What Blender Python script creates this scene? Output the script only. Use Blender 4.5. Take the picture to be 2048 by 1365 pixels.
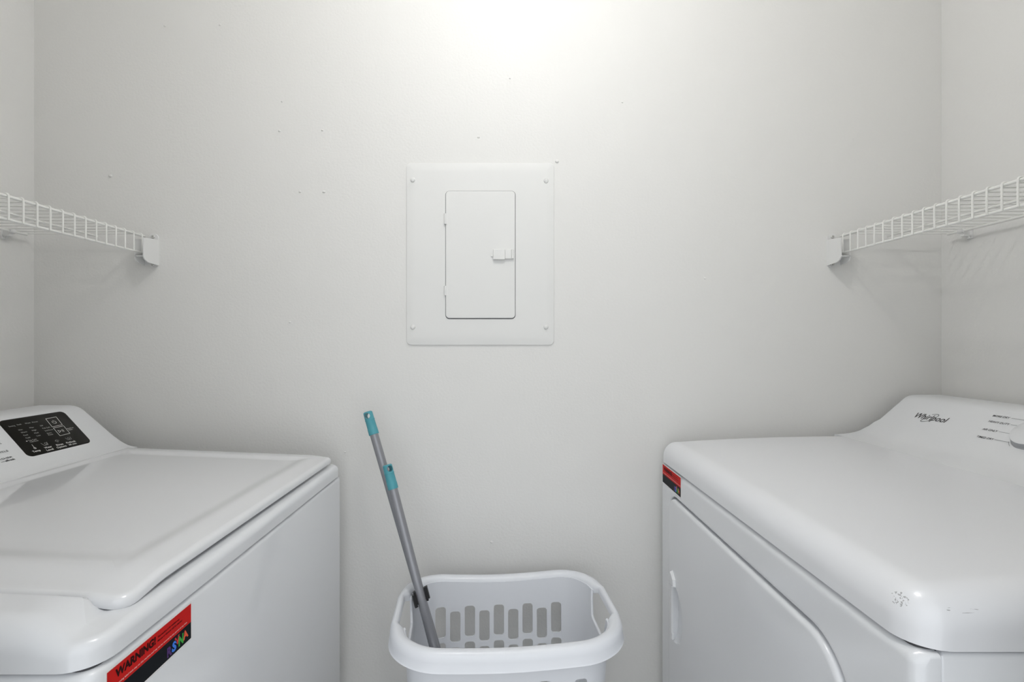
import bpy, bmesh, math, random
from mathutils import Vector, Matrix
random.seed(4)
PI = math.pi
for o in list(bpy.data.objects):
    bpy.data.objects.remove(o)
S = bpy.context.scene
C = S.collection

# ------------------------------------------------------------------ camera, world, exposure
FPX = 990.0
cam = bpy.data.objects.new('camera', bpy.data.cameras.new('camera'))
C.objects.link(cam)
S.camera = cam
cam.location = (0, -1.22, 1.2)
cam.rotation_euler = (PI / 2, 0, 0)
cam.data.sensor_width = 36
cam.data.lens = 36 * FPX / 2048
cam.data.shift_x = 14 / 2048
cam.data.shift_y = 2.5 / 2048
cam.data.clip_start = 0.02
S.view_settings.view_transform = 'Standard'
S.view_settings.look = 'None'
S.view_settings.gamma = 1
S.view_settings.use_curve_mapping = False
S.view_settings.exposure = 0.0
w = bpy.data.worlds.new('daylight'); S.world = w; w.use_nodes = True
bg = w.node_tree.nodes['Background']
bg.inputs[0].default_value = (0.93, 0.965, 1.0, 1)
bg.inputs[1].default_value = 1.5
LAMP_POS = (0.03, -0.70, 2.28)
LAMP_R = 0.045
LAMP_STRENGTH = 124.0

# ------------------------------------------------------------------ materials
def mat(name, col, rough=0.5, metal=0.0, coat=0.0, bump=None, spec=0.5, emit=None, coat_rough=0.05):
    m = bpy.data.materials.new(name); m.use_nodes = True
    nt = m.node_tree; b = nt.nodes['Principled BSDF']
    b.inputs['Base Color'].default_value = (*col, 1)
    b.inputs['Roughness'].default_value = rough
    b.inputs['Metallic'].default_value = metal
    b.inputs['Coat Weight'].default_value = coat
    b.inputs['Coat Roughness'].default_value = coat_rough
    b.inputs['Specular IOR Level'].default_value = spec
    if emit:
        b.inputs['Emission Color'].default_value = (*emit[:3], 1)
        b.inputs['Emission Strength'].default_value = emit[3]
    if bump:
        tc = nt.nodes.new('ShaderNodeTexCoord')
        prev = None
        for scale, strength, dist, detail in bump:
            n = nt.nodes.new('ShaderNodeTexNoise')
            n.inputs['Scale'].default_value = scale
            n.inputs['Detail'].default_value = detail
            nt.links.new(tc.outputs['Object'], n.inputs['Vector'])
            bp = nt.nodes.new('ShaderNodeBump')
            bp.inputs['Strength'].default_value = strength
            bp.inputs['Distance'].default_value = dist
            nt.links.new(n.outputs['Fac'], bp.inputs['Height'])
            if prev: nt.links.new(prev.outputs['Normal'], bp.inputs['Normal'])
            prev = bp
        nt.links.new(prev.outputs['Normal'], b.inputs['Normal'])
    return m

M = {}
M['wall'] = mat('wall_paint', (0.775, 0.77, 0.75), 0.5, spec=0.28, bump=[(170, 0.22, 0.002, 3), (9, 0.12, 0.01, 2)])
M['panel_paint'] = mat('panel_paint', (0.775, 0.775, 0.76), 0.5, spec=0.35, bump=[(160, 0.10, 0.001, 3)])
M['ceiling'] = mat('ceiling_paint', (0.86, 0.86, 0.85), 0.7, bump=[(120, 0.3, 0.002, 2)])
M['enamel'] = mat('white_enamel', (0.77, 0.785, 0.81), 0.22, coat=0.5, coat_rough=0.06, bump=[(3.5, 0.10, 0.01, 1)])
M['lid'] = mat('lid_enamel', (0.77, 0.78, 0.80), 0.16, coat=0.7, coat_rough=0.03)
M['console'] = mat('console_plastic', (0.775, 0.785, 0.80), 0.33, spec=0.4)
M['basket'] = mat('basket_plastic', (0.80, 0.82, 0.86), 0.28, spec=0.5)
M['wire'] = mat('vinyl_wire', (0.83, 0.83, 0.80), 0.33)
M['bracket'] = mat('bracket_plastic', (0.80, 0.80, 0.79), 0.4)
M['screw'] = mat('steel_screw', (0.62, 0.62, 0.60), 0.35, metal=0.7)
M['black'] = mat('black_gloss', (0.010, 0.009, 0.007), 0.3, spec=0.12)
M['ink'] = mat('dark_ink', (0.035, 0.035, 0.04), 0.5)
M['grey_ink'] = mat('grey_ink', (0.20, 0.20, 0.21), 0.5)
M['pale_ink'] = mat('pale_ink', (0.85, 0.85, 0.82), 0.5)
M['white_ink'] = mat('white_ink', (0.8, 0.8, 0.78), 0.5)
M['dim_ink'] = mat('dim_ink', (0.50, 0.50, 0.48), 0.5)
M['red'] = mat('sticker_red', (0.60, 0.012, 0.010), 0.55, spec=0.12)
M['sticker_white'] = mat('sticker_white', (0.86, 0.84, 0.83), 0.4)
M['sticker_black'] = mat('sticker_black', (0.006, 0.008, 0.011), 0.5, spec=0.10)
M['sticker_text'] = mat('sticker_text', (0.03, 0.003, 0.003), 0.6, spec=0.1)
M['sticker_pink'] = mat('sticker_pale', (0.85, 0.45, 0.42), 0.5)
M['purple'] = mat('purple', (0.07, 0.015, 0.16), 0.5)
M['blue'] = mat('blue', (0.03, 0.20, 0.80), 0.5)
M['logo_red'] = mat('logo_red', (0.62, 0.02, 0.02), 0.5)
M['green'] = mat('green', (0.03, 0.38, 0.04), 0.5)
M['orange'] = mat('orange', (0.85, 0.10, 0.03), 0.5)
M['teal'] = mat('teal_plastic', (0.075, 0.33, 0.39), 0.42)
M['pole'] = mat('pole_metal', (0.30, 0.305, 0.325), 0.36, metal=0.45, bump=[(900, 0.05, 0.0004, 1)])
M['black_plastic'] = mat('black_plastic', (0.012, 0.012, 0.013), 0.4)
M['dark_gap'] = mat('rubber_and_gap_shade', (0.06, 0.06, 0.065), 0.6)  # rubber on the feet; in seams and door gap a dark colour for shade
M['knob'] = mat('knob_plastic', (0.76, 0.77, 0.785), 0.3)
M['knob_side'] = mat('knob_chrome', (0.42, 0.43, 0.45), 0.3, metal=0.6)
M['floor'] = mat('floor_vinyl', (0.42, 0.39, 0.35), 0.4)
M['glass'] = mat('lamp_glass', (0.9, 0.9, 0.9), 0.4, emit=(1.0, 0.99, 0.975, LAMP_STRENGTH))
M['lamp_metal'] = mat('lamp_metal', (0.5, 0.5, 0.5), 0.35, metal=0.9)

def scuff_material():
    """white enamel with two worn places of their own shape on the dryer top"""
    m = mat('scuffed_enamel', (0.79, 0.80, 0.825), 0.30, coat=0.6, coat_rough=0.12, bump=[(3.0, 0.08, 0.01, 1)])
    nt = m.node_tree; b = nt.nodes['Principled BSDF']; L = nt.links
    tc = nt.nodes.new('ShaderNodeTexCoord')
    def mask(centre, size, nscale, thr, nstretch=(1, 1, 1)):
        mp = nt.nodes.new('ShaderNodeMapping'); mp.vector_type = 'TEXTURE'
        mp.inputs['Location'].default_value = centre
        mp.inputs['Scale'].default_value = size
        L.new(tc.outputs['Object'], mp.inputs['Vector'])
        ln = nt.nodes.new('ShaderNodeVectorMath'); ln.operation = 'LENGTH'
        L.new(mp.outputs[0], ln.inputs[0])
        inside = nt.nodes.new('ShaderNodeMath'); inside.operation = 'LESS_THAN'; inside.inputs[1].default_value = 1.0
        L.new(ln.outputs['Value'], inside.inputs[0])
        n = nt.nodes.new('ShaderNodeTexNoise'); n.inputs['Scale'].default_value = nscale; n.inputs['Detail'].default_value = 3
        mp2 = nt.nodes.new('ShaderNodeMapping'); mp2.inputs['Scale'].default_value = nstretch
        L.new(tc.outputs['Object'], mp2.inputs['Vector']); L.new(mp2.outputs[0], n.inputs['Vector'])
        g = nt.nodes.new('ShaderNodeMath'); g.operation = 'GREATER_THAN'; g.inputs[1].default_value = thr
        L.new(n.outputs['Fac'], g.inputs[0])
        mul = nt.nodes.new('ShaderNodeMath'); mul.operation = 'MULTIPLY'
        L.new(inside.outputs[0], mul.inputs[0]); L.new(g.outputs[0], mul.inputs[1])
        return mul
    a = mask((0.3815 - 0.72, -0.741 + 0.40, 0.9515), (0.0085, 0.010, 0.0065), 380, 0.57)
    c = mask((0.423 - 0.72, -0.765 + 0.40, 0.9525), (0.015, 0.012, 0.0024), 260, 0.56, (0.2, 1, 3.0))
    mx = nt.nodes.new('ShaderNodeMath'); mx.operation = 'MAXIMUM'
    L.new(a.outputs[0], mx.inputs[0]); L.new(c.outputs[0], mx.inputs[1])
    mix = nt.nodes.new('ShaderNodeMix'); mix.data_type = 'RGBA'
    mix.inputs['A'].default_value = (0.79, 0.80, 0.825, 1)
    mix.inputs['B'].default_value = (0.42, 0.42, 0.43, 1)
    L.new(mx.outputs[0], mix.inputs['Factor']); L.new(mix.outputs['Result'], b.inputs['Base Color'])
    return m
M['scuffed'] = scuff_material()

# ------------------------------------------------------------------ helpers
def finish(name, bm, m, parent=None, smooth=True, angle=40):
    bmesh.ops.remove_doubles(bm, verts=bm.verts, dist=1e-6)
    bmesh.ops.recalc_face_normals(bm, faces=bm.faces)
    me = bpy.data.meshes.new(name); bm.to_mesh(me); bm.free()
    if smooth:
        me.shade_smooth(); me.set_sharp_from_angle(angle=math.radians(angle))
    me.materials.append(m)
    o = bpy.data.objects.new(name, me); C.objects.link(o)
    if parent: o.parent = parent
    return o

def thing(name, label, cat, loc=(0, 0, 0), group=None):
    o = bpy.data.objects.new(name, None); C.objects.link(o)
    o.empty_display_size = 0.05
    o['label'] = label; o['category'] = cat
    if group: o['group'] = group
    o.location = loc
    return o

def localise(root):
    """parts are modelled in world coordinates; keep them there under the moved root"""
    inv = Matrix.Translation(-root.location)
    for ch in root.children:
        ch.data.transform(inv)
        for g in ch.children:
            g.data.transform(inv)

def tag(o, label, cat, group=None):
    o['label'] = label; o['category'] = cat
    if group: o['group'] = group

def struct(name, bm, m, smooth=False):
    o = finish(name, bm, m, None, smooth); o['kind'] = 'structure'; return o

def box(bm, x0, x1, y0, y1, z0, z1):
    vs = [bm.verts.new((x, y, z)) for x in (x0, x1) for y in (y0, y1) for z in (z0, z1)]
    for f in ((0, 1, 3, 2), (4, 6, 7, 5), (0, 4, 5, 1), (2, 3, 7, 6), (0, 2, 6, 4), (1, 5, 7, 3)):
        bm.faces.new([vs[i] for i in f])

def rrect(x0, x1, y0, y1, r, inset=0.0, n=6, sub=1):
    """rounded rectangle, always the same point count; r is one radius or four (x0y0, x1y0, x1y1, x0y1)"""
    if not isinstance(r, (tuple, list)): r = (r,) * 4
    x0 += inset; x1 -= inset; y0 += inset; y1 -= inset
    cs = [(x0, y0, PI, 1, 1), (x1, y0, 1.5 * PI, -1, 1), (x1, y1, 0, -1, -1), (x0, y1, .5 * PI, 1, -1)]
    arcs = []
    for (cx, cy, a0, sx, sy), rr in zip(cs, r):
        rr = max(rr - inset, 0.0004)
        arcs.append([(cx + sx * rr + rr * math.cos(a0 + PI / 2 * i / n), cy + sy * rr + rr * math.sin(a0 + PI / 2 * i / n)) for i in range(n + 1)])
    out = []
    for k in range(4):
        out += arcs[k]
        a = arcs[k][-1]; b = arcs[(k + 1) % 4][0]
        for i in range(1, sub):
            t = i / sub
            out.append((a[0] + (b[0] - a[0]) * t, a[1] + (b[1] - a[1]) * t))
    return out

def loft(bm, rings, cap0=True, cap1=True, closed=False):
    R = [[bm.verts.new(p) for p in ring] for ring in rings]
    n = len(R[0])
    seq = list(zip(R[:-1], R[1:]))
    if closed: seq.append((R[-1], R[0]))
    for a, b in seq:
        for i in range(n):
            j = (i + 1) % n
            bm.faces.new((a[i], a[j], b[j], b[i]))
    if not closed:
        if cap0: bm.faces.new(R[0])
        if cap1: bm.faces.new(R[-1])
    return R

def tube(bm, pts, r, segs=8, caps=True):
    pts = [Vector(p) for p in pts]
    T = []
    for i, p in enumerate(pts):
        a = pts[max(i - 1, 0)]; b = pts[min(i + 1, len(pts) - 1)]
        T.append((b - a).normalized())
    ref = Vector((0, 0, 1)) if abs(T[0].z) < 0.9 else Vector((1, 0, 0))
    N = T[0].cross(ref).normalized()
    rings = []
    for i, p in enumerate(pts):
        N = (N - T[i] * N.dot(T[i])).normalized()
        B = T[i].cross(N)
        rr = r[i] if isinstance(r, (list, tuple)) else r
        rings.append([p + (N * math.cos(2 * PI * k / segs) + B * math.sin(2 * PI * k / segs)) * rr for k in range(segs)])
    loft(bm, rings, caps, caps)

def pill(name, m, parent, x0, x1, y0, y1, z0, z1, r, axis='y', fillet=0.001, front=-1):
    """slab with rounded outline and rounded front edge; the outline lies across `axis`"""
    bm = bmesh.new()
    a = {'x': ((y0, y1), (z0, z1), (x0, x1)), 'y': ((x0, x1), (z0, z1), (y0, y1)), 'z': ((x0, x1), (y0, y1), (z0, z1))}[axis]
    (u0, u1), (v0, v1), (w0, w1) = a
    if front > 0: back, fr = w0, w1
    else: back, fr = w1, w0
    d = 1 if fr > back else -1
    def P(p, wv):
        return {'x': (wv, p[0], p[1]), 'y': (p[0], wv, p[1]), 'z': (p[0], p[1], wv)}[axis]
    rings = [[P(p, back) for p in rrect(u0, u1, v0, v1, r)]]
    for k in range(5):
        t = PI / 2 * k / 4
        rings.append([P(p, fr - d * fillet * (1 - math.sin(t))) for p in rrect(u0, u1, v0, v1, r, fillet * (1 - math.cos(t)))])
    loft(bm, rings)
    return finish(name, bm, m, parent)

def smooth01(t):
    t = min(1, max(0, t)); return t * t * (3 - 2 * t)

def text_mesh(body, P, ux, uy, length, caph, lift, shear=0.0, bold=0.0):
    """letter outlines as bmesh faces; P = left end of the baseline"""
    cu = bpy.data.curves.new('t', 'FONT'); cu.body = body; cu.size = 1; cu.shear = shear; cu.offset = bold
    cu.resolution_u = 3
    ob = bpy.data.objects.new('t', cu); C.objects.link(ob)
    bpy.context.view_layer.update()
    dg = bpy.context.evaluated_depsgraph_get()
    me = bpy.data.meshes.new_from_object(ob.evaluated_get(dg))
    bpy.data.objects.remove(ob); bpy.data.curves.remove(cu)
    xs = [v.co.x for v in me.vertices]
    x0, x1 = min(xs), max(xs)
    sx = length / (x1 - x0); sy = caph / 0.72
    ux = Vector(ux).normalized(); uy = Vector(uy).normalized(); n = ux.cross(uy)
    P = Vector(P)
    for v in me.vertices:
        v.co = P + ux * ((v.co.x - x0) * sx) + uy * (v.co.y * sy) + n * lift
    return me

def add_text(bm, *a, **k):
    me = text_mesh(*a, **k); bm.from_mesh(me); bpy.data.meshes.remove(me)

def apply_boolean(o, cutter):
    cutter.parent = o.parent
    md = o.modifiers.new('cut', 'BOOLEAN'); md.operation = 'DIFFERENCE'; md.object = cutter; md.solver = 'EXACT'
    bpy.context.view_layer.update()
    dg = bpy.context.evaluated_depsgraph_get()
    me = bpy.data.meshes.new_from_object(o.evaluated_get(dg))
    o.modifiers.clear(); old = o.data; nm = old.name; o.data = me; bpy.data.meshes.remove(old); me.name = nm
    bpy.data.objects.remove(cutter)
    me.shade_smooth(); me.set_sharp_from_angle(angle=math.radians(35))

# ------------------------------------------------------------------ room
XL, XR, H, YF = -1.161, 1.076, 2.44, -2.0
def wall_with_blisters():
    bm = bmesh.new()
    box(bm, XL - 0.1, XR + 0.1, 0, 0.1, -0.05, H + 0.05)
    spots = [(564, 203, .9), (559, 262, 1.1), (645, 261, 1), (440, 50, 1), (221, 352, 1.4), (600, 384, 1), (648, 384, 1.3), (957, 275, 1),
             (1114, 323, 1.6), (1020, 157, .8), (983, 1085, 1.2), (580, 645, 1), (330, 52, 1), (1245, 205, .7), (1410, 557, .8), (690, 905, .8)]
    for u, v, s in spots:           # small paint blisters on the drywall
        cx = (u - 1010) * 1.22 / FPX; cz = 1.2 - (v - 685) * 1.22 / FPX
        r = 0.0032 * s
        rings = []
        for k in range(4):
            t = PI / 2 * k / 4
            rings.append([(cx + r * math.cos(t) * math.cos(a) * 1.0, -0.0024 * s * math.sin(t) * 1.0, cz + r * math.cos(t) * math.sin(a) * 0.8) for a in [2 * PI * i / 10 for i in range(10)]])
        loft(bm, rings, cap0=False)
    return struct('wall_back', bm, M['wall'], smooth=True)
wall_with_blisters()
bm = bmesh.new(); box(bm, XL - 0.1, XL, YF, 0.1, -0.05, H + 0.05); struct('wall_left', bm, M['wall'])
bm = bmesh.new(); box(bm, XR, XR + 0.1, YF, 0.1, -0.05, H + 0.05); struct('wall_right', bm, M['wall'])
bm = bmesh.new(); box(bm, XL - 0.1, XR + 0.1, YF, 0.1, H, H + 0.1); struct('ceiling', bm, M['ceiling'])
bm = bmesh.new(); box(bm, XL - 0.1, XR + 0.1, YF, 0.1, -0.1, 0); struct('floor', bm, M['floor'])
# front wall with the doorway the photograph is taken through
bm = bmesh.new()
DWX, DWZ, FY0, FY1 = 0.43, 2.05, -1.03, -0.92
vs = [[bm.verts.new((x, y, z)) for x, z in ((XL, 0), (XL, H), (XR, H), (XR, 0), (DWX, 0), (DWX, DWZ), (-DWX, DWZ), (-DWX, 0))] for y in (FY0, FY1)]
for v in vs:
    for q in ((0, 1, 6, 7), (1, 2, 5, 6), (2, 3, 4, 5)): bm.faces.new([v[i] for i in q])
for i in range(8):
    j = (i + 1) % 8; bm.faces.new((vs[0][i], vs[0][j], vs[1][j], vs[1][i]))
struct('wall_front', bm, M['wall'])

# ------------------------------------------------------------------ ceiling lamp
lamp = thing('ceiling_light', 'small round glass globe light hanging below the laundry ceiling', 'ceiling light', (LAMP_POS[0], LAMP_POS[1], H))
def lathe(bm, prof, c, segs=32, axis='z'):
    rings = [[(c[0] + r * math.cos(2 * PI * i / segs), c[1] + r * math.sin(2 * PI * i / segs), z) for i in range(segs)] for r, z in prof]
    loft(bm, rings)
bm = bmesh.new(); lathe(bm, [(0.065, H), (0.065, H - 0.012), (0.05, H - 0.024), (0.012, H - 0.028), (0.009, LAMP_POS[2] + LAMP_R + 0.022), (0.022, LAMP_POS[2] + LAMP_R + 0.018), (0.022, LAMP_POS[2] + LAMP_R - 0.004)], LAMP_POS)
finish('canopy', bm, M['lamp_metal'], lamp)
bm = bmesh.new(); bmesh.ops.create_uvsphere(bm, u_segments=32, v_segments=20, radius=LAMP_R, matrix=Matrix.Translation(LAMP_POS))
finish('globe', bm, M['glass'], lamp)
localise(lamp)

# ------------------------------------------------------------------ washer
WX0, WX1, WY0, WY1 = -1.10, -0.382, -0.763, -0.063       # back, front, near end, far end
WSEAM = 0.893
wash = thing('washing_machine', 'white top-loading washer with black touch display, standing along the left wall', 'washing machine', (-0.74, -0.413, 0))
def loft_cover(bm, x0, x1, y0, y1, rp, zb, topf, fil, n=8, sub=24, steps=8, insets=None):
    """cover with a top height function and per-point fillet radius"""
    base = rrect(x0, x1, y0, y1, rp, 0, n, sub)
    rings = [[(x, y, zb) for x, y in base]]
    R = max(fil(x, y) for x, y in base)
    for k in range(steps + 1):
        t = PI / 2 * k / steps
        ring = []
        for (x, y) in base:
            f = fil(x, y)
            # move inwards along the outline normal, via the full inset outline
            ring.append((x, y, f))
        ins = [rrect(x0, x1, y0, y1, rp, f_ * (1 - math.cos(t)), n, sub) for f_ in (R,)][0]
        pts = []
        for (x, y, f), (xi, yi) in zip(ring, ins):
            q = f / R
            xx = x + (xi - x) * q; yy = y + (yi - y) * q
            # height of top measured where the fillet ends
            full = rrect  # noqa
            pts.append((xx, yy, topf(xx, yy) - f * (1 - math.sin(t))))
        rings.append(pts)
    last = rings[-1]
    cx = (x0 + x1) / 2; cy = (y0 + y1) / 2
    # inward rings by equal insets for an evenly curved top
    ref = rrect(x0, x1, y0, y1, rp, R, n, sub)
    for ins in (insets or []):
        tgt = rrect(x0, x1, y0, y1, rp, R + ins, n, sub)
        pts = []
        for (lx, ly, lz), (tx, ty) in zip(last, tgt):
            pts.append((tx, ty, topf(tx, ty)))
        rings.append(pts)
    loft(bm, rings)

def wtop(x, y):
    z = 0.9570 - 0.019 * (x + 0.87) / 0.47
    rim = z - 0.004 * smooth01((x + 0.46) / 0.08) - 0.0035 * (1 - smooth01((y + 0.74) / 0.2))
    ledge = 0.9175
    t = smooth01((x + 0.438) / 0.034)
    t = max(t, smooth01((y + 0.7075) / 0.006))     # the lid lies in a well, flush with the near rim
    return rim * (1 - t) + ledge * t
def wfil(x, y):
    t = smooth01((x + 0.43) / 0.03)
    return 0.026 * (1 - t) + 0.011 * t
# cabinet
bm = bmesh.new()
rp = (0.008, 0.015, 0.015, 0.008)
c = lambda z, i: [(x, y, z) for x, y in rrect(WX0, WX1, WY0, WY1, rp, i)]
loft(bm, [c(0.03, 0.004), c(0.036, 0), c(WSEAM - 0.0105, 0), c(WSEAM - 0.0065, 0.0013), c(WSEAM - 0.0042, 0.0038), c(WSEAM - 0.003, 0.008)])
finish('cabinet', bm, M['enamel'], wash)
bm = bmesh.new(); loft(bm, [[(x, y, z) for x, y in rrect(WX0, WX1, WY0, WY1, 0.02, 0.0075)] for z in (WSEAM - 0.006, WSEAM + 0.003)])  # dark filler, its colour stands in for the shade inside the open seam
finish('seam_shade', bm, M['dark_gap'], wash)
for fx in (WX0 + 0.06, WX1 - 0.06):
    for fy in (WY0 + 0.06, WY1 - 0.06):
        bm = bmesh.new(); bmesh.ops.create_cone(bm, cap_ends=True, segments=20, radius1=0.022, radius2=0.018, depth=0.034, matrix=Matrix.Translation((fx, fy, 0.017)))
        finish('foot', bm, M['dark_gap'], wash)
# top cover: rims flush with the lid at both ends, a low ledge along the front
bm = bmesh.new()
loft_cover(bm, WX0, WX1, WY0, WY1, (0.02, 0.034, 0.026, 0.02), WSEAM, wtop, wfil, insets=[0.004, 0.008, 0.014, 0.020, 0.0265, 0.028, 0.0295, 0.031, 0.0325, 0.035])
top_cover = finish('top_cover', bm, M['enamel'], wash, angle=60)
# lid
LX0, LX1, LY0, LY1 = -0.872, -0.3985, -0.701, -0.078
def lidtop(x, y):
    z = 0.9585 - 0.019 * (x + 0.87) / 0.47
    # edges roll down a little towards the front, the middle field is slightly sunk
    e = min(LX1 - x, (y - LY0) * 0.68, (LY1 - y) * 1.4, (x - LX0) * 3.0)
    z -= 0.0040 * smooth01((e - 0.036) / 0.034)
    z -= 0.0035 * (1 - smooth01((LX1 - x) / 0.05))
    z -= 0.0060 * (1 - smooth01((y - LY0) / 0.07))
    return z
bm = bmesh.new()
rl = (0.004, 0.019, 0.010, 0.004)
n, sub = 10, 40
base = rrect(LX0, LX1, LY0, LY1, rl, 0, n, sub)
rings = [[(x, y, lidtop(x, y) - 0.0135) for x, y in rrect(LX0, LX1, LY0, LY1, rl, 0.004, n, sub)],
         [(x, y, lidtop(x, y) - 0.0125) for x, y in rrect(LX0, LX1, LY0, LY1, rl, 0.0005, n, sub)],
         [(x, y, lidtop(x, y) - 0.0105) for x, y in base]]
for k in range(1, 9):
    t = PI / 2 * k / 8
    rings.append([(x, y, lidtop(x, y) - 0.0075 * (1 - math.sin(t))) for x, y in rrect(LX0, LX1, LY0, LY1, rl, 0.0085 * (1 - math.cos(t)), n, sub)])
for i in [0.016, 0.022, 0.028, 0.034, 0.039, 0.043, 0.047, 0.051, 0.055, 0.059, 0.063, 0.067, 0.071, 0.076, 0.082, 0.09, 0.1, 0.12, 0.15]:
    rings.append([(x, y, lidtop(x, y)) for x, y in rrect(LX0, LX1, LY0, LY1, rl, i, n, sub)])
loft(bm, rings)
finish('lid', bm, M['lid'], wash, angle=60)

def extruded(name, prof, y0, y1, m, parent, fil=0.008, angle=35):
    """profile (x,z) swept along y with softened ends"""
    cx = sum(p[0] for p in prof) / len(prof); cz = min(p[1] for p in prof)
    def inset(d):
        out = []
        N = len(prof)
        for i, p in enumerate(prof):
            a = Vector(prof[i - 1]); b = Vector(p); c_ = Vector(prof[(i + 1) % N])
            n1 = Vector((-(b - a).y, (b - a).x)).normalized(); n2 = Vector((-(c_ - b).y, (c_ - b).x)).normalized()
            nn = (n1 + n2)
            nn = nn.normalized() if nn.length > 1e-6 else n1
            out.append(b + nn * d * SG)
        return out
    area = sum(prof[i - 1][0] * prof[i][1] - prof[i][0] * prof[i - 1][1] for i in range(len(prof)))
    SG = 1 if area > 0 else -1
    rings = []
    st = 5
    for k in range(st + 1):
        t = PI / 2 * k / st
        rings.append([(p[0], y0 + fil * (1 - math.sin(t)), p[1]) for p in inset(fil * (1 - math.cos(t)) if k < st or True else 0)][:] if k else [(p[0], y0 + fil, p[1]) for p in inset(0)])
    rings = []
    for k in range(st, -1, -1):
        t = PI / 2 * k / st            # from cap to side
        rings.append([(p[0], y0 + fil * (1 - math.sin(t)), p[1]) for p in inset(fil * (1 - math.cos(t)))])
    for k in range(0, st + 1):
        t = PI / 2 * k / st
        rings.append([(p[0], y1 - fil * (1 - math.sin(t)), p[1]) for p in inset(fil * (1 - math.cos(t)))])
    bm = bmesh.new(); loft(bm, rings)
    return finish(name, bm, m, parent, angle=angle)

wprof = [(-0.858, 0.950), (-0.858, 0.9555), (-0.870, 0.9572), (-0.879, 0.9598), (-0.888, 0.9640), (-0.898, 0.9698), (-0.907, 0.9765), (-0.9166, 0.9835), (-0.936, 1.0004), (-0.955, 1.0168), (-0.9731, 1.0324), (-0.9840, 1.0418),
         (-0.9905, 1.0462), (-0.9975, 1.0495), (-1.006, 1.0517), (-1.017, 1.053), (-1.085, 1.053), (-1.094, 1.050), (-1.098, 1.043), (-1.098, 0.950)]
extruded('console', wprof, WY0 + 0.003, WY1, M['console'], wash, fil=0.0025)

mw = math.hypot(1, .865)
UPW = Vector((-1 / mw, 0, .865 / mw)); NW = Vector((.865 / mw, 0, 1 / mw))
def WF(y, s, h=0.0):            # point on the washer console face
    return Vector((-0.9166, y, 0.9835)) + UPW * s + NW * h
# black display
bm = bmesh.new()
def disp_ring(inset, h):
    out = []
    for a, s in rrect(-0.2650, -0.1205, -0.0070, 0.0950, 0.011, inset, 8):
        out.append(WF(a + (s - 0.044) * 0.150, s, h))
    return out
loft(bm, [disp_ring(0, -0.001), disp_ring(0, 0.0006), disp_ring(0.0004, 0.0009)])
disp = finish('display', bm, M['black'], wash)
disp['label'] = 'black touch display with white lettering'
YW = Vector((0, 1, 0))
big = [("Temp", (-0.2573, 0.0015), (-0.2417, 0.0022), .0045), ("Water", (-0.2304, 0.0041), (-0.2147, 0.004), .0045), ("Level", (-0.2314, -0.0027), (-0.217, -0.0025), .0045),
       ("Rinse", (-0.2042, 0.0042), (-0.1891, 0.0037), .0045), ("Options", (-0.2086, -0.0024), (-0.187, -0.0021), .0045), ("PreSoak", (-0.1811, 0.0042), (-0.1592, 0.0041), .0045), ("30 min", (-0.1807, -0.0019), (-0.1625, -0.0017), .0040),
       ("Hold to", (-0.1481, 0.0420), (-0.1326, 0.0427), .0026), ("Start", (-0.148, 0.0378), (-0.1384, 0.038), .0026)]
small = [("Sensing", (-0.2491, 0.075), (-0.2365, 0.0751)), ("Soak", (-0.232, 0.076), (-0.2227, 0.0758)), ("Wash", (-0.2154, 0.0757), (-0.204, 0.0761)), ("Rinse", (-0.2002, 0.0757), (-0.1885, 0.0759)),
         ("Hot", (-0.2393, 0.0618), (-0.2315, 0.0621)), ("Warm", (-0.2404, 0.0542), (-0.2283, 0.0545)), ("Cool", (-0.2414, 0.0463), (-0.2328, 0.0463)), ("Cold", (-0.2429, 0.0385), (-0.234, 0.0387)),
         ("Tap Cold", (-0.2436, 0.031), (-0.2267, 0.0313)), ("Cold Rinse", (-0.2435, 0.0268), (-0.2263, 0.0269)), ("Max", (-0.216, 0.0624), (-0.2073, 0.0625)), ("High", (-0.2173, 0.0545), (-0.2081, 0.0547)),
         ("Med", (-0.2184, 0.0466), (-0.2101, 0.0465)), ("Low", (-0.2199, 0.0388), (-0.2116, 0.039)), ("Off", (-0.1933, 0.0625), (-0.1870, 0.0633)), ("Fab Soft", (-0.194, 0.0549), (-0.1772, 0.0552)),
         ("2nd Rinse", (-0.1955, 0.0474), (-0.1774, 0.0478)), ("Extra", (-0.1962, 0.0398), (-0.1866, 0.0399)), ("Rinse", (-0.1975, 0.035), (-0.1871, 0.0349))]
bm = bmesh.new()
for t, a, b, ch in big:
    if t == "Hold to":
        o = finish('display_lettering', bm, M['pale_ink'], disp, smooth=False); o['label'] = 'pale captions along the lower edge'; bm = bmesh.new()
    add_text(bm, t, WF(a[0], a[1], 0.0010), YW, UPW, b[0] - a[0], ch, 0.0002, bold=0.012)
def seg(bm, F, pts, wd, h, closed=False):
    """flat line of width wd drawn on a face through F(y, s, h)"""
    P = [Vector(p) for p in pts]
    N = len(P)
    L = []; Rr = []
    for i in range(N):
        a = P[i - 1] if (closed or i) else P[i]; b = P[(i + 1) % N] if (closed or i < N - 1) else P[i]
        d1 = (P[i] - a); d2 = (b - P[i])
        d1 = d1.normalized() if d1.length > 1e-9 else d2.normalized()
        d2 = d2.normalized() if d2.length > 1e-9 else d1
        d = (d1 + d2).normalized(); n_ = Vector((-d.y, d.x)); k = 1 / max(0.4, n_.dot(Vector((-d1.y, d1.x))))
        L.append(P[i] + n_ * wd / 2 * k); Rr.append(P[i] - n_ * wd / 2 * k)
    VL = [bm.verts.new(F(p.x, p.y, h)) for p in L]; VR = [bm.verts.new(F(p.x, p.y, h)) for p in Rr]
    for i in range(N if closed else N - 1):
        j = (i + 1) % N
        bm.faces.new((VL[i], VL[j], VR[j], VR[i]))
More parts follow.
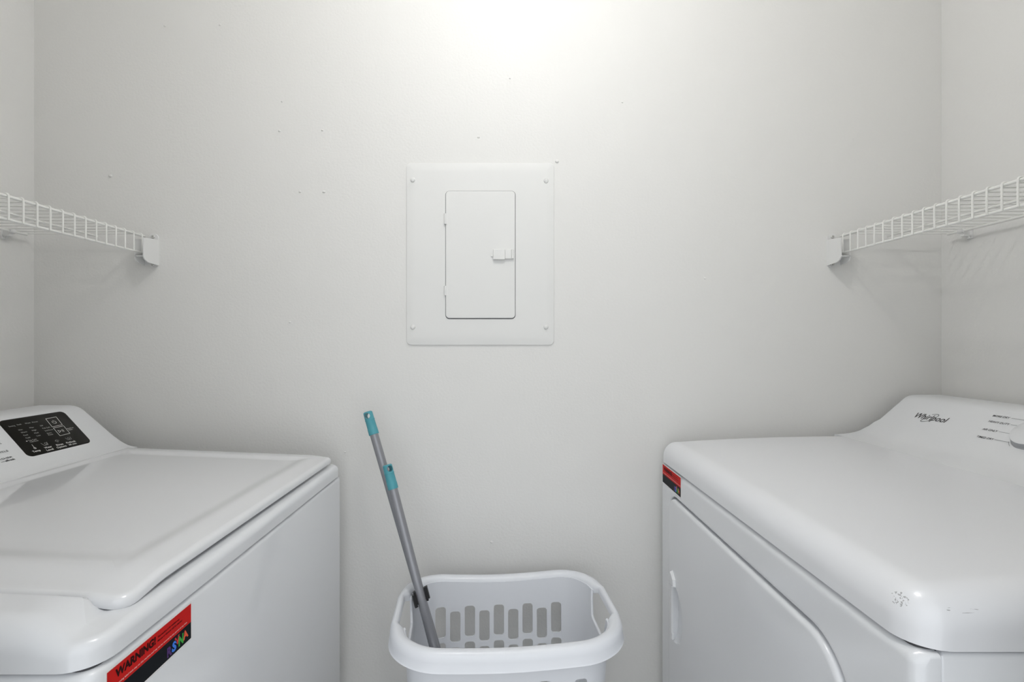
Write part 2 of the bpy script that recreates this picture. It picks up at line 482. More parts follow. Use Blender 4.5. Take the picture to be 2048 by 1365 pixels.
def arc(cx, cy, r, a0, a1, n=14, sh=0.0):
    return [(cx + r * math.cos(a0 + (a1 - a0) * i / n) + sh * r * math.sin(a0 + (a1 - a0) * i / n), cy + r * math.sin(a0 + (a1 - a0) * i / n)) for i in range(n + 1)]
HW = 0.0012
finish('display_lettering', bm, M['pale_ink'], disp, smooth=False)
bm = bmesh.new()
seg(bm, WF, [(-0.1675, 0.0805), (-0.1424, 0.0812), (-0.1481, 0.0565), (-0.1728, 0.0556)], 0.0009, HW, True)
finish('key_outline', bm, M['pale_ink'], disp, smooth=False); bm = bmesh.new()
seg(bm, WF, [(-0.1733, 0.0519), (-0.1482, 0.0527), (-0.1528, 0.0293), (-0.1774, 0.0284)], 0.0009, HW, True)
finish('key_outline', bm, M['pale_ink'], disp, smooth=False); bm = bmesh.new()
seg(bm, WF, arc(-0.1582, 0.0677, 0.0040, PI * 0.72, PI * 2.28), 0.0009, HW)           # power symbol
seg(bm, WF, [(-0.1580, 0.0690), (-0.1572, 0.0732)], 0.0009, HW)
finish('power_symbol', bm, M['pale_ink'], disp, smooth=False); bm = bmesh.new()
seg(bm, WF, [(-0.1712, 0.0370), (-0.1699, 0.0438), (-0.1645, 0.0408)], 0.0007, HW, True)   # play / pause
seg(bm, WF, [(-0.1622, 0.0372), (-0.1610, 0.0440)], 0.0008, HW)
seg(bm, WF, [(-0.1596, 0.0372), (-0.1584, 0.0440)], 0.0008, HW)
finish('play_pause_symbol', bm, M['pale_ink'], disp, smooth=False); bm = bmesh.new()
seg(bm, WF, [(-0.2482, 0.0320), (-0.2455, 0.0322)], 0.0016, HW)                            # lit indicator
finish('indicator_light', bm, M['white_ink'], disp, smooth=False)
bm = bmesh.new()
for t, a, b in small:
    add_text(bm, t, WF(a[0], a[1], 0.0010), YW, UPW, b[0] - a[0], 0.0031, 0.0002)
o = finish('display_lettering', bm, M['dim_ink'], disp, smooth=False); o['label'] = 'dim grey setting names'
# icons above the captions
bm = bmesh.new()
seg(bm, WF, [(-0.2275, 0.0200), (-0.2255, 0.0125), (-0.2175, 0.0125), (-0.2150, 0.0200)], 0.0006, HW)
seg(bm, WF, arc(-0.2195, 0.0165, 0.0022, 0, 2 * PI), 0.0005, HW)
finish('water_level_icon', bm, M['dim_ink'], disp, smooth=False); bm = bmesh.new()
seg(bm, WF, arc(-0.1938, 0.0155, 0.0040, 0.1, PI * 0.95), 0.0006, HW)
seg(bm, WF, arc(-0.1945, 0.0150, 0.0015, 0, 2 * PI, 8), 0.0005, HW)
finish('rinse_icon', bm, M['dim_ink'], disp, smooth=False); bm = bmesh.new()
seg(bm, WF, [(-0.1725, 0.0205), (-0.1712, 0.0135), (-0.1625, 0.0135), (-0.1608, 0.0205)], 0.0005, HW)
seg(bm, WF, arc(-0.1665, 0.0170, 0.0022, 0, 2 * PI), 0.0005, HW)
finish('soak_icon', bm, M['dim_ink'], disp, smooth=False); bm = bmesh.new()
seg(bm, WF, [(-0.2468, 0.0125), (-0.2450, 0.0215)], 0.0010, HW)
seg(bm, WF, arc(-0.2466, 0.0112, 0.0018, 0, 2 * PI, 10), 0.0014, HW)
finish('thermometer_icon', bm, M['dim_ink'], disp, smooth=False)
# lettering on the white console
bm = bmesh.new()
add_text(bm, "JEANS", WF(-0.3175, 0.0382, 0.0004), YW, UPW, 0.0275, 0.0042, 0.0002)
add_text(bm, "TOWELS", WF(-0.3248, 0.0178, 0.0004), YW, UPW, 0.0322, 0.0042, 0.0002)
add_text(bm, "CLEAN WASHER", WF(-0.3625, 0.0019, 0.0004), YW, UPW, 0.0665, 0.0042, 0.0002)
add_text(bm, "affresh", WF(-0.3145, -0.0043, 0.0004), YW, UPW, 0.0178, 0.0046, 0.0002, bold=0.02)
o = finish('console_lettering', bm, M['ink'], wash, smooth=False); o['label'] = 'dark cycle names on the console'
bm = bmesh.new(); add_text(bm, "with", WF(-0.3225, -0.0040, 0.0004), YW, UPW, 0.0070, 0.0030, 0.0002)
finish('console_lettering', bm, M['grey_ink'], wash, smooth=False)
# cycle knob of the washer
def knob(F, y, s, r, h, parent, m_top, m_side):
    rings = []
    for rr, hh in ((r * 1.06, -0.002), (r * 1.06, 0.001), (r, 0.0025), (r * 0.97, h - 0.002), (r * 0.95, h)):
        rings.append([F(y + rr * math.cos(2 * PI * i / 48), s + rr * math.sin(2 * PI * i / 48), hh) for i in range(48)])
    bm = bmesh.new(); loft(bm, rings); k = finish('knob', bm, m_side, parent)
    bm = bmesh.new()
    loft(bm, [[F(y + rr * math.cos(2 * PI * i / 48), s + rr * math.sin(2 * PI * i / 48), hh) for i in range(48)] for rr, hh in ((r * 0.945, h - 0.002), (r * 0.945, h + 0.0006), (r * 0.92, h + 0.0012))])
    finish('knob_cap', bm, m_top, k)
    return k
knob(WF, -0.43, 0.042, 0.034, 0.014, wash, M['knob'], M['knob_side'])

def sticker(F, parent, mirror_logo=False, white=0.0016):
    """warning sticker 127 x 42 mm; F(a, z, h): a along reading direction from its left edge, z up from its bottom edge"""
    L_, Hs = 0.127, 0.042
    o0 = None
    def rect(bm, a0, a1, z0, z1, h):
        vs = [bm.verts.new(F(a, z, h)) for a, z in ((a0, z0), (a1, z0), (a1, z1), (a0, z1))]; bm.faces.new(vs)
    bm = bmesh.new()
    loft(bm, [[F(a, z, h) for a, z in ((-white, -white), (L_ + white, -white), (L_ + white, Hs + white), (-white, Hs + white))] for h in (0.0, 0.0003)])
    st = finish('warning_sticker', bm, M['sticker_white'], parent, smooth=False)
    st['label'] = 'red and black warning sticker'
    bm = bmesh.new(); rect(bm, 0, L_, Hs * 0.47, Hs, 0.0005); finish('red_band', bm, M['red'], st, smooth=False)
    bm = bmesh.new(); rect(bm, 0, L_, 0, Hs * 0.47, 0.0005); finish('black_band', bm, M['sticker_black'], st, smooth=False)
    ux = F(1, 0, 0) - F(0, 0, 0); uy = F(0, 1, 0) - F(0, 0, 0)
    bm = bmesh.new()
    add_text(bm, "WARNING!", F(0.010, Hs * 0.715, 0.0005), ux, uy, 0.056, 0.0082, 0.0002, bold=0.045)
    add_text(bm, "This machine is for resident use", F(0.069, Hs * 0.815, 0.0005), ux, uy, 0.036, 0.0022, 0.0002, bold=0.02)
    add_text(bm, "Misuse or damage will be charged", F(0.069, Hs * 0.715, 0.0005), ux, uy, 0.041, 0.0022, 0.0002, bold=0.02)
    finish('warning_lettering', bm, M['sticker_text'], st, smooth=False)
    bm = bmesh.new(); add_text(bm, "This warning label must stay on this machine and may not be removed by any person at any time", F(0.006, Hs * 0.545, 0.0005), ux, uy, 0.113, 0.0018, 0.0002, bold=0.03)
    finish('warning_lettering', bm, M['sticker_pink'], st, smooth=False)
    # jumbled logo letters
    for ch, a, z, ln, hh, ml, rot in (("R", 0.084, 0.0030, 0.0085, 0.0105, 'purple', 0.0), ("S", 0.0915, 0.0045, 0.0080, 0.0105, 'blue', -0.15), ("V", 0.0975, 0.0078, 0.0088, 0.0090, 'logo_red', 0.1),
                                     ("N", 0.1035, 0.0040, 0.0090, 0.0110, 'green', 0.0), ("A", 0.1120, 0.0055, 0.0095, 0.0095, 'orange', 0.15)):
        bm = bmesh.new()
        u2 = (ux * math.cos(rot) + uy * math.sin(rot)); v2 = (uy * math.cos(rot) - ux * math.sin(rot))
        add_text(bm, ch, F(a, z, 0.0005), u2, v2, ln, hh, 0.0003, bold=0.05)
        finish('logo_letter', bm, M[ml], st, smooth=False)
    return st
# washer front: reading direction +y
sticker(lambda a, z, h: Vector((WX1 + h, -0.7455 + a, 0.8405 + z)), wash)
localise(wash)

# ------------------------------------------------------------------ dryer
DX0, DX1, DY0, DY1 = 0.3747, 1.062, -0.768, -0.031
DSEAM = 0.917
dry = thing('clothes_dryer', 'white front-loading dryer with round dial, standing along the right wall', 'clothes dryer', (0.72, -0.40, 0))
# cabinet sides and back
bm = bmesh.new()
c = lambda z, i: [(x, y, z) for x, y in rrect(DX0 + 0.0245, DX1, DY0 + 0.001, DY1 - 0.001, 0.003, i)]
loft(bm, [c(0.03, 0.002), c(0.034, 0), c(DSEAM - 0.008, 0), c(DSEAM - 0.005, 0.001), c(DSEAM - 0.003, 0.004)])
finish('cabinet', bm, M['enamel'], dry)
bm = bmesh.new(); loft(bm, [[(x, y, z) for x, y in rrect(DX0, DX1, DY0, DY1, 0.02, 0.009)] for z in (DSEAM - 0.008, DSEAM + 0.003)])  # dark slab under the cover, painted as the shade in the seam
finish('seam_shade', bm, M['dark_gap'], dry)
for fx in (DX0 + 0.06, DX1 - 0.06):
    for fy in (DY0 + 0.06, DY1 - 0.06):
        bm = bmesh.new(); bmesh.ops.create_cone(bm, cap_ends=True, segments=20, radius1=0.022, radius2=0.018, depth=0.034, matrix=Matrix.Translation((fx, fy, 0.017)))
        finish('foot', bm, M['dark_gap'], dry)
# front panel with the recess for the door
dY0, dY1, dZ0, dZ1 = -0.687, -0.092, 0.30, 0.8585
bm = bmesh.new()
PZ0, PZ1 = 0.03, DSEAM - 0.003
N_, SU = 10, 16
def pr(x, i, r=0.015): return [(x, a, b) for a, b in rrect(DY0, DY1, PZ0, PZ1, r, i, N_, SU)]
def dr(x, i, r=0.075): return [(x, a, b) for a, b in rrect(dY0, dY1, dZ0, dZ1, (r, 0.04, 0.04, r), i, N_, SU)]
FR = 0.014
rings = [pr(DX0 + 0.0235, 0.0, 0.004), pr(DX0 + FR, 0.0, 0.004)]
for k in range(1, 6):
    t = PI / 2 * k / 5
    rings.append(pr(DX0 + FR * (1 - math.sin(t)), FR * (1 - math.cos(t)) * 0.8, 0.012))
rings += [pr(DX0, 0.0145, 0.012), pr(DX0, 0.020, 0.012), dr(DX0, -0.012), dr(DX0, -0.006), dr(DX0, -0.002), dr(DX0 + 0.0015, 0.0), dr(DX0 + 0.012, 0.0005)]
loft(bm, rings)
finish('front_panel', bm, M['enamel'], dry, angle=50)
# door
bm = bmesh.new()
rings = [dr(DX0 + 0.0115, 0.0055), dr(DX0 + 0.001, 0.005)]
for k in range(1, 7):
    t = PI / 2 * k / 6
    rings.append(dr(DX0 + 0.001 - 0.006 * math.sin(t), 0.005 + 0.006 * (1 - math.cos(t))))
rings += [dr(DX0 - 0.005, 0.013), dr(DX0 - 0.005, 0.018)]
loft(bm, rings)
door = finish('door', bm, M['enamel'], dry)
DXF = DX0 - 0.005
cb = bmesh.new()
prings = []
for k in range(0, 15):
    t = k / 14 * 0.985; q = math.sqrt(1 - t * t)
    prings.append([(DXF - 0.001 + 0.0145 * q ** 0.6 * math.copysign(abs(math.cos(a)) ** 0.6, math.cos(a)), -0.128 - 0.060 * t, 0.607 + 0.063 * (q ** 0.8) * math.sin(a)) for a in [2 * PI * i / 32 for i in range(32)]])
loft(cb, prings)
cut = finish('cut', cb, M['enamel'])
apply_boolean(door, cut)
# grip strip with its clip-like upper end
bm = bmesh.new()
box(bm, DXF - 0.0035, DXF + 0.0010, -0.1300, -0.1265, 0.556, 0.668)
box(bm, DXF - 0.0030, DXF + 0.0010, -0.1330, -0.1270, 0.546, 0.560)
loft(bm, [[(DXF + 0.0005, a, b) for a, b in ((-0.148, 0.668), (-0.121, 0.664), (-0.117, 0.682), (-0.128, 0.697), (-0.146, 0.684))],
          [(DXF - 0.0060, a, b) for a, b in ((-0.147, 0.670), (-0.123, 0.667), (-0.119, 0.682), (-0.128, 0.694), (-0.145, 0.683))]])
finish('handle', bm, M['console'], door, smooth=False)
# top cover
def dtop(x, y):
    t = max(0.0, (0.80 - x) / 0.40)
    return 0.980 - 0.0135 * t * t
bm = bmesh.new()
loft_cover(bm, DX0, DX1, DY0, DY1, (0.036, 0.02, 0.02, 0.020), DSEAM, dtop, lambda x, y: 0.034, n=10, sub=20, steps=10,
           insets=[0.006, 0.014, 0.024, 0.04, 0.06, 0.08, 0.11, 0.14, 0.18, 0.22, 0.26])
finish('top_cover', bm, M['scuffed'], dry, angle=60)
dprof = [(0.790, 0.970), (0.790, 0.9800), (0.812, 0.9806), (0.826, 0.9822), (0.840, 0.9850), (0.852, 0.9890), (0.862, 0.9945), (0.873, 1.0027 - 0.003), (0.885, 1.0098 - 0.0012), (0.900, 1.0160), (0.930, 1.0419), (0.958, 1.0660), (0.9625, 1.0691),
         (0.969, 1.0719), (0.979, 1.0737), (0.992, 1.0742), (1.040, 1.0742), (1.050, 1.071), (1.054, 1.064), (1.054, 0.970)]
extruded('console', dprof, DY0 + 0.004, DY1, M['console'], dry, fil=0.0025)
md = math.hypot(1, .862)
UPD = Vector((1 / md, 0, .862 / md)); ND = Vector((-.862 / md, 0, 1 / md))
YD = Vector((0, -1, 0))
def DF(y, s, h=0.0): return Vector((0.871, y, 0.991)) + UPD * s + ND * h
bm = bmesh.new()
for t, a, b in [("MORE DRY", (-0.2590, 0.0994), (-0.2907, 0.0997)), ("HEAVY DUTY", (-0.2627, 0.0837), (-0.3016, 0.084)), ("AIR ONLY", (-0.2673, 0.0622), (-0.2957, 0.0632)),
                ("TIMED DRY", (-0.2717, 0.0418), (-0.3039, 0.0422)), ("QUICK DRY", (-0.2746, 0.026), (-0.3078, 0.0264))]:
    add_text(bm, t, DF(a[0], a[1], 0.0002), YD, UPD, a[0] - b[0], 0.0048, 0.0002, bold=0.012)
o = finish('dial_lettering', bm, M['ink'], dry, smooth=False); o['label'] = 'dark cycle names beside the dial'
bm = bmesh.new(); add_text(bm, "Timed Cycles", DF(-0.3194, 0.0208, 0.0002), YD, UPD, 0.0312, 0.0034, 0.0002)
finish('dial_lettering', bm, M['grey_ink'], dry, smooth=False)
bm = bmesh.new()
for a, b in (((-0.2938, 0.1016), (-0.3280, 0.1019)), ((-0.3045, 0.086), (-0.3200, 0.0859)), ((-0.298, 0.0648), (-0.3200, 0.0644)), ((-0.3061, 0.0442), (-0.3314, 0.0445)), ((-0.3104, 0.0287), (-0.3486, 0.0295))):
    seg(bm, DF, [a, b], 0.0006, 0.0005)
    finish('dial_mark', bm, M['grey_ink'], dry, smooth=False); bm = bmesh.new()
seg(bm, DF, [(-0.3314, 0.0445), (-0.3344, 0.0404), (-0.3396, 0.0355), (-0.3447, 0.0318), (-0.3486, 0.0295)], 0.0006, 0.0005)
for p in ((-0.3314, 0.0445), (-0.3486, 0.0295)): seg(bm, DF, [(p[0] + 0.0008, p[1]), (p[0] - 0.0008, p[1])], 0.0016, 0.0006)
finish('timer_bracket', bm, M['grey_ink'], dry, smooth=False)
bm = bmesh.new()
add_text(bm, "Whirlpool", DF(-0.1068, 0.0620, 0.0002), YD, UPD, 0.0800, 0.0155, 0.0002, shear=0.12, bold=0.012)
seg(bm, DF, [(-0.1423, 0.0781), (-0.1450, 0.0794), (-0.1477, 0.0803), (-0.1515, 0.0811), (-0.1542, 0.0812), (-0.1563, 0.0808), (-0.1577, 0.0796), (-0.1588, 0.0773), (-0.1588, 0.075), (-0.1565, 0.0702), (-0.1540, 0.0665)], 0.0011, 0.0005)
seg(bm, DF, [(-0.1526, 0.063), (-0.1492, 0.0600), (-0.1457, 0.0574), (-0.1420, 0.0553), (-0.1381, 0.0541), (-0.1355, 0.0538), (-0.1336, 0.0544), (-0.1326, 0.0560), (-0.1323, 0.0581), (-0.1332, 0.0608), (-0.1349, 0.0636)], 0.0011, 0.0005)
o = finish('brand_lettering', bm, M['black_plastic'], dry, smooth=False); o['label'] = 'black brand name with a swirl'
knob(DF, -0.3605, 0.0695, 0.0340, 0.011, dry, M['knob'], M['knob_side'])
# dryer sticker, reading direction -y
sticker(lambda a, z, h: Vector((DX0 - h, -0.0450 - a * 0.95, 0.8690 + z)), dry)
localise(dry)

# ------------------------------------------------------------------ electrical panel
ep = thing('electrical_panel', 'painted flush breaker panel cover with small latched door, middle of the back wall', 'electrical panel', (-0.061, 0, 1.417))
PW = (-0.2425, 0.1207, 1.1930, 1.6410)
bm = bmesh.new()
def er(y, i, r=0.012): return [(a, y, b) for a, b in rrect(PW[0], PW[1], PW[2], PW[3], r, i, 6)]
loft(bm, [er(0, 0), er(-0.0022, 0), er(-0.0032, 0.0008), er(-0.0044, 0.008), er(-0.0054, 0.016), er(-0.0056, 0.020), er(-0.0056, 0.024), er(-0.0056, 0.030)])
finish('cover_plate', bm, M['panel_paint'], ep, angle=20)
DP = (-0.1452, 0.0248, 1.2590, 1.5705)
bm = bmesh.new(); loft(bm, [[(a, y, b) for a, b in rrect(DP[0], DP[1], DP[2] - 0.0010, DP[3], 0.009, -0.0011)] for y in (-0.0050, -0.00575)])  # thin dark sheet, painted as the shade in the gap round the door
finish('door_gap_shade', bm, M['dark_gap'], ep)
bm = bmesh.new()
def pd(y, i): return [(a, y, b) for a, b in rrect(DP[0], DP[1], DP[2], DP[3], 0.009, i)]
loft(bm, [pd(-0.005, 0), pd(-0.0074, 0), pd(-0.0082, 0.0005), pd(-0.0085, 0.0014), pd(-0.0085, 0.003), pd(-0.0085, 0.008)])
pdr = finish('door', bm, M['panel_paint'], ep)
# latch, with its little finger tab
bm = bmesh.new()
for (x0, x1, y0, z0, z1) in ((-0.0290, 0.0000, -0.0165, 1.4015, 1.4265), (0.0000, 0.0215, -0.0140, 1.4035, 1.4260), (-0.0345, -0.0290, -0.0105, 1.4085, 1.4130), (0.0150, 0.0175, -0.0152, 1.4035, 1.4260)):
    def q(y, i): return [(a, y, b) for a, b in rrect(x0, x1, z0, z1, 0.0012, i, 3)]
    loft(bm, [q(-0.008, 0), q(y0 + 0.001, 0), q(y0, 0.001)])
finish('latch', bm, M['panel_paint'], pdr, angle=30)
for zc, ln in ((1.5020, 0.026), (1.3265, 0.023)):
    bm = bmesh.new(); tube(bm, [(-0.1465, -0.0085, zc - ln / 2), (-0.1465, -0.0085, zc + ln / 2)], 0.0030, 12)
    box(bm, -0.1470, -0.1405, -0.0098, -0.0080, zc - ln / 2, zc + ln / 2)
    finish('hinge', bm, M['panel_paint'], pdr)
for i, (u, v) in enumerate(((826, 360), (1092, 362), (826, 654.5), (1092, 654.5))):
    cx = (u - 1010) * 1.215 / FPX; cz = 1.2 - (v - 685) * 1.215 / FPX
    bm = bmesh.new()
    rings = []
    for rr, yy in ((0.0058, -0.0054), (0.0058, -0.0066), (0.0052, -0.0080), (0.0035, -0.0090), (0.001, -0.0093)):
        rings.append([(cx + rr * math.cos(2 * PI * k / 24), yy, cz + rr * math.sin(2 * PI * k / 24)) for k in range(24)])
    loft(bm, rings)
    sc = finish('screw', bm, M['panel_paint'], ep)
    if i < 3:          # slot in the head, the fourth head is painted over
        bm = bmesh.new(); a = (-0.25, 0.7, -0.45)[i]; dx, dz = math.cos(a), math.sin(a)
        loft(bm, [[(cx + dx * s1 * 0.0048 - dz * s2 * 0.0005, y, cz + dz * s1 * 0.0048 + dx * s2 * 0.0005) for s1, s2 in ((-1, -1), (1, -1), (1, 1), (-1, 1))] for y in (-0.006, -0.0090)])
        cutb = finish('cut', bm, M['dark_gap'])
        apply_boolean(sc, cutb)
localise(ep)

# ------------------------------------------------------------------ wire shelves
def wire_shelf(side, label, xf, xw, pitch):
    """side = -1 left, +1 right; xf = front lip distance, xw = wall distance from the middle"""
    g = thing('wire_shelf', label, 'shelf', (side * (xf + xw) / 2, -0.5, 1.45))
    s = side; ZC = 1.4572; RR, WR = 0.0029, 0.00165
    yb, yf = -0.016, -0.905
    def rod(name, x, z, r, y0=yb):
        bm = bmesh.new(); tube(bm, [(x, y0, z), (x, y0 - 0.0008, z), (x, yf, z)], [r * 0.7, r, r], 10); return finish(name, bm, M['wire'], g)
    rod('front_rod', s * xf, ZC, RR)
    rod('lip_rod', s * xf, 1.4164, 0.0026)
    rod('support_rod', s * (xf + 0.112), ZC - 0.0002, 0.0026, -0.02)
    rod('rear_rod', s * (xw - 0.020), ZC, 0.0029, -0.038)
    bm = bmesh.new()
    R = RR + WR - 0.0003
    pts = [(s * (xw - 0.013), 0, ZC + R)]
    for k in range(0, 7):
        a = PI / 2 + PI / 2 * k / 6
        pts.append((s * (xf + R * math.cos(a)), 0, ZC + R * math.sin(a)))
    pts.append((s * (xf - R), 0, 1.4149))
    tube(bm, pts, WR, 8)
    w0 = finish('cross_wire', bm, M['wire'], g)
    base_y = -0.0300
    w0.data.transform(Matrix.Translation((0, base_y, 0)))
    # end bracket on the back wall: two side plates, back plate, bottom, chamfered foot
    bm = bmesh.new()
    def plate(x0, x1, ye):
        prof = [(0.0, 1.4525), (ye + 0.001, 1.4478), (ye, 1.4465), (ye, 1.402), (ye + 0.004, 1.396), (ye + 0.014, 1.3915), (0.0, 1.3890)]
        loft(bm, [[(x, y, z) for y, z in prof] for x in (x0, x1)])
    xa, xb = xf - 0.0237, xf + 0.0120
    plate(s * xa, s * (xa + 0.0028), -0.051); plate(s * (xb - 0.0028), s * xb, -0.034)
    box(bm, min(s * (xa + 0.0012), s * (xb - 0.0012)), max(s * (xa + 0.0012), s * (xb - 0.0012)), -0.0020, 0, 1.3885, 1.4525)
    box(bm, min(s * (xa + 0.001), s * (xb - 0.001)), max(s * (xa + 0.001), s * (xb - 0.001)), -0.034, 0, 1.4060, 1.4085)
    # screw tabs, rounded
    for cz in (1.4570, 1.3945):
        loft(bm, [[(s * (xf - 0.0118) + 0.0118 * math.cos(2 * PI * i / 24), y, cz + 0.0105 * math.sin(2 * PI * i / 24)) for i in range(24)] for y in (0, -0.0032)])
    br = finish('end_bracket', bm, M['bracket'], g, angle=30)
    for cz in (1.4590, 1.3915):
        bm = bmesh.new()
        cx = s * (xf - 0.0115)
        loft(bm, [[(cx + rr * math.cos(2 * PI * i / 20), y, cz + rr * math.sin(2 * PI * i / 20)) for i in range(20)] for rr, y in ((0.0042, -0.003), (0.0042, -0.0052), (0.0034, -0.0060), (0.0012, -0.0056), (0.0008, -0.0046))])
        finish('screw', bm, M['screw'], br)
    # wall clips on the rear rod
    for yc in (-0.076, -0.40, -0.72):
        bm = bmesh.new()
        xr = s * (xw - 0.020)
        tube(bm, [(xr, yc - 0.007, ZC), (xr, yc + 0.007, ZC)], 0.0055, 12)
        box(bm, min(xr, s * xw), max(xr, s * xw), yc - 0.005, yc + 0.005, ZC - 0.012, ZC + 0.003)
        box(bm, min(s * (xw - 0.004), s * xw), max(s * (xw - 0.004), s * xw), yc - 0.007, yc + 0.007, ZC - 0.018, ZC + 0.006)
        tube(bm, [(s * (xw - 0.004), yc, ZC - 0.012), (s * (xw - 0.009), yc, ZC - 0.012)], 0.0042, 12)
        finish('wall_clip', bm, M['bracket'], g)
    localise(g)
    for k in range(1, int(0.872 / pitch)):
        c_ = w0.copy(); C.objects.link(c_); c_.parent = g; c_.location.y = -pitch * k
    return g
wire_shelf(-1, 'white wire shelf on the left wall, above the washing machine', 0.8764, 1.161, 0.02668)
wire_shelf(1, 'white wire shelf on the right wall, above the clothes dryer', 0.8162, 1.076, 0.02540)

# ------------------------------------------------------------------ laundry basket
BX, BY, BR = 0.0, -0.2075, math.radians(4.7)
BW, BD, BH = 0.448, 0.308, 0.667
bk = thing('laundry_basket', 'tall white plastic laundry basket with slotted sides, between washer and dryer', 'laundry basket', (BX, BY, 0))
def sag(x, y):
    if abs(y) > BD / 2 - 0.08: return 0.008 * math.cos(min(abs(x) / 0.20, 1) * PI / 2) ** 1.5
    return 0.0
def at_handle(x, y):
    if abs(x) > BW / 2 - 0.06: return 1 - smooth01((abs(y) - 0.050) / 0.012)
    return 0.0
prof = [(-0.0015, -0.0325), (0.0005, -0.0300), (0.0008, -0.0160), (0.0025, -0.0085), (0.0065, -0.0025), (0.0125, 0.0), (0.0190, -0.0005), (0.0245, -0.0035), (0.0275, -0.0090), (0.0285, -0.0200),
        (0.0260, -0.0200), (0.0250, -0.0100), (0.0215, -0.0055), (0.0150, -0.0030), (0.0100, -0.0035), (0.0060, -0.0075), (0.0035, -0.0160), (0.0030, -0.0325)]
rings = []
for ins, dz in prof:
    full = rrect(-BW / 2, BW / 2, -BD / 2, BD / 2, 0.098, ins, 14, 26)
    outer = rrect(-BW / 2, BW / 2, -BD / 2, BD / 2, 0.098, 0.0, 14, 26)
    ring = []
    for (x, y), (xo, yo) in zip(full, outer):
        q = at_handle(xo, yo)
        f = 1 - 0.46 * q
        xx = xo + (x - xo) * f; yy = yo + (y - yo) * f
        d = dz * (1 - 0.25 * q)
        ring.append((xx, yy, BH + d - sag(xo, yo)))
    rings.append(ring)
bm = bmesh.new(); loft(bm, rings, closed=True)
rim = finish('rim', bm, M['basket'], bk, angle=50)
# walls
def wallring(z, ins):
    t = z / BH
    wx = 0.150 + (BW / 2 - 0.0255 - 0.150) * t; wy = 0.098 + (BD / 2 - 0.0255 - 0.098) * t
    ring = []
    for x, y in rrect(-wx, wx, -wy, wy, 0.045 + 0.028 * t, ins, 10, 10):
        zz = z
        if z > BH - 0.03: zz = z - sag(x * BW / 2 / wx, y * BD / 2 / wy)
        ring.append((x, y, zz))
    return ring
zs = [0.0, 0.004, 0.10, 0.20, 0.30, 0.40, 0.50, 0.58, 0.62, BH - 0.010]
rings = [wallring(0.0, 0.006)] + [wallring(z, 0) for z in zs[1:]] + [wallring(zs[-1], 0.0028)] + [wallring(z, 0.0028) for z in zs[-2:1:-1]] + [wallring(0.006, 0.004)]
bm = bmesh.new(); loft(bm, rings)
walls = finish('basket_body', bm, M['basket'], bk, angle=35)
cb = bmesh.new()
def slot(cx, zt, zb, hw=0.0118):
    loft(cb, [[(a, y, b) for a, b in rrect(cx - hw, cx + hw, zb, zt, 0.0065, 0, 5)] for y in (0.05, 0.25)])
    loft(cb, [[(a, y, b - 0.0105) for a, b in rrect(cx - hw, cx + hw, zb, zt, 0.0065, 0, 5)] for y in (-0.25, -0.05)])
for i in range(9):
    cx = -0.1325 + 0.0331 * i - 0.004
    for row in range(7):
        zt = (0.5985 if i % 2 == 0 else 0.5870) - 0.0794 * row
        if zt - 0.068 > 0.045: slot(cx, zt, zt - 0.068)
# hand holes in the two ends
for s in (-1, 1):
    pr_ = [(-0.056, 0.660), (-0.054, 0.640), (-0.040, 0.608), (0.040, 0.608), (0.054, 0.640), (0.056, 0.660)]
    loft(cb, [[(x, y, z) for y, z in pr_] for x in (s * 0.16, s * 0.23)])
cut = finish('cut', cb, M['basket'], smooth=False)
apply_boolean(walls, cut)
# raised lips around the hand holes
for s in (-1, 1):
    bm = bmesh.new()
    def wxz(z): return s * (0.150 + (BW / 2 - 0.0255 - 0.150) * z / BH - 0.0014)
    pts = [(wxz(z), y, z) for y, z in [(-0.058, 0.655), (-0.056, 0.640), (-0.050, 0.624), (-0.043, 0.609), (-0.035, 0.606), (0, 0.606), (0.035, 0.606), (0.043, 0.609), (0.050, 0.624), (0.056, 0.640), (0.058, 0.655)]]
    tube(bm, pts, 0.0030, 8)
    finish('hand_hole_lip', bm, M['basket'], bk)
bk.rotation_euler.z = BR

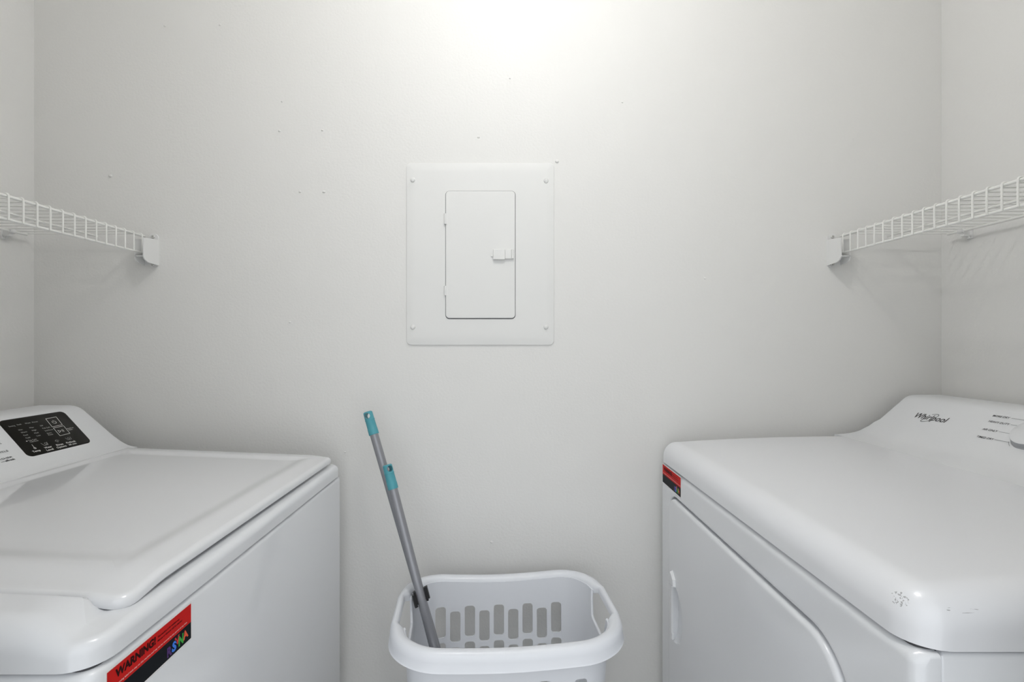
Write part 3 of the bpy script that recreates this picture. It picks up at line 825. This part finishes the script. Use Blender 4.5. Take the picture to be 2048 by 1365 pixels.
# ------------------------------------------------------------------ the two poles
def cap_mesh(top, d, R=0.0119, Lc=0.054, hole_dir=(0, -1, 0)):
    """teal hanging cap: collar, grooves, rounded head with a cross hole"""
    d = Vector(d).normalized()
    prof = [(0.000, 0.0085), (0.0012, 0.0104), (0.004, 0.0110), (0.0175, 0.0112), (0.0185, 0.0118), (0.0200, 0.0118), (0.0210, 0.0112), (0.040, 0.0116), (0.0405, 0.0119), (0.0530, 0.0121), (0.0540, 0.0118), (0.0540, 0.0100)]
    bm = bmesh.new()
    N = d.cross(Vector((1, 0, 0))).normalized(); B = d.cross(N)
    loft(bm, [[Vector(top) + d * t + (N * math.cos(2 * PI * i / 32) + B * math.sin(2 * PI * i / 32)) * r * 0.94 for i in range(32)] for t, r in prof])
    return bm
def pole(name, label, top, bottom, hole_dir, clip=None):
    top = Vector(top); bottom = Vector(bottom)
    d = (bottom - top).normalized()
    g = thing(name, label, 'pole', bottom, 'poles leaning in the laundry basket')
    bm = bmesh.new()
    ps = top + d * 0.050
    tube(bm, [ps, bottom - d * 0.001, bottom], [0.0095, 0.0095, 0.0085], 28)
    finish('pole_tube', bm, M['pole'], g)
    bm = cap_mesh(top, d)
    capo = finish('hanging_cap', bm, M['teal'], g); capo['label'] = 'teal plastic cap with a hanging hole'
    hd = Vector(hole_dir); hd = (hd - d * hd.dot(d)).normalized(); side = d.cross(hd)
    cb = bmesh.new()
    c0 = top + d * 0.0100
    loft(cb, [[c0 + hd * h + side * (0.0066 * math.cos(2 * PI * i / 20)) + d * (0.0068 * math.sin(2 * PI * i / 20)) for i in range(20)] for h in (-0.02, 0.02)])
    cut = finish('cut', cb, M['teal'], smooth=False)
    apply_boolean(capo, cut)
    if clip:
        q, dd, back = clip
        q = Vector(q); dd = Vector(dd).normalized(); back = Vector(back); back = (back - dd * back.dot(dd)).normalized(); sd = dd.cross(back)
        def cring(t0, t1, a0, a1, ri, ro, n=16):
            arcp = [a0 + (a1 - a0) * i / n for i in range(n + 1)]
            out = []
            for t in (t0, t1):
                ring = [q + dd * t + back * (ro * math.cos(a)) + sd * (ro * math.sin(a)) for a in arcp] + [q + dd * t + back * (ri * math.cos(a)) + sd * (ri * math.sin(a)) for a in reversed(arcp)]
                out.append(ring)
            return out
        bm = bmesh.new(); loft(bm, cring(-0.013, 0.013, -PI * 0.62, PI * 0.62, 0.0100, 0.0140))
        loft(bm, cring(-0.015, 0.009, PI * 0.40, PI * 0.64, 0.0115, 0.0178, 5))
        loft(bm, cring(-0.008, 0.017, -PI * 0.64, -PI * 0.40, 0.0115, 0.0178, 5))
        o = finish('handle_clip', bm, M['black_plastic'], g, angle=30); o['label'] = 'black plastic clip gripping the other pole'
    localise(g)
    return g
# both pass inside the far left corner of the rim
F0 = Vector((-0.2598, 1.090 - 1.22, 0.9303)); F1 = Vector((0.0185, 0.9360 - 1.22, 0.030))
B0 = Vector((-0.3139, 1.130 - 1.22, 1.0413)); B1 = Vector((0.0328, 0.9630 - 1.22, 0.030))
fd = (F1 - F0).normalized()
cq = F0 + fd * ((F0.z - 0.6640) / -fd.z)
pole('mop_pole', 'grey metal pole with teal cap, the lower and nearer one in the basket', F0, F1, (0.85, -1, 0.25))
pole('mop_pole', 'taller grey metal pole with teal cap, behind the other one in the basket', B0, B1, (-0.2, -1, 0.25), clip=(cq, fd, (-0.3, 0.95, 0)))
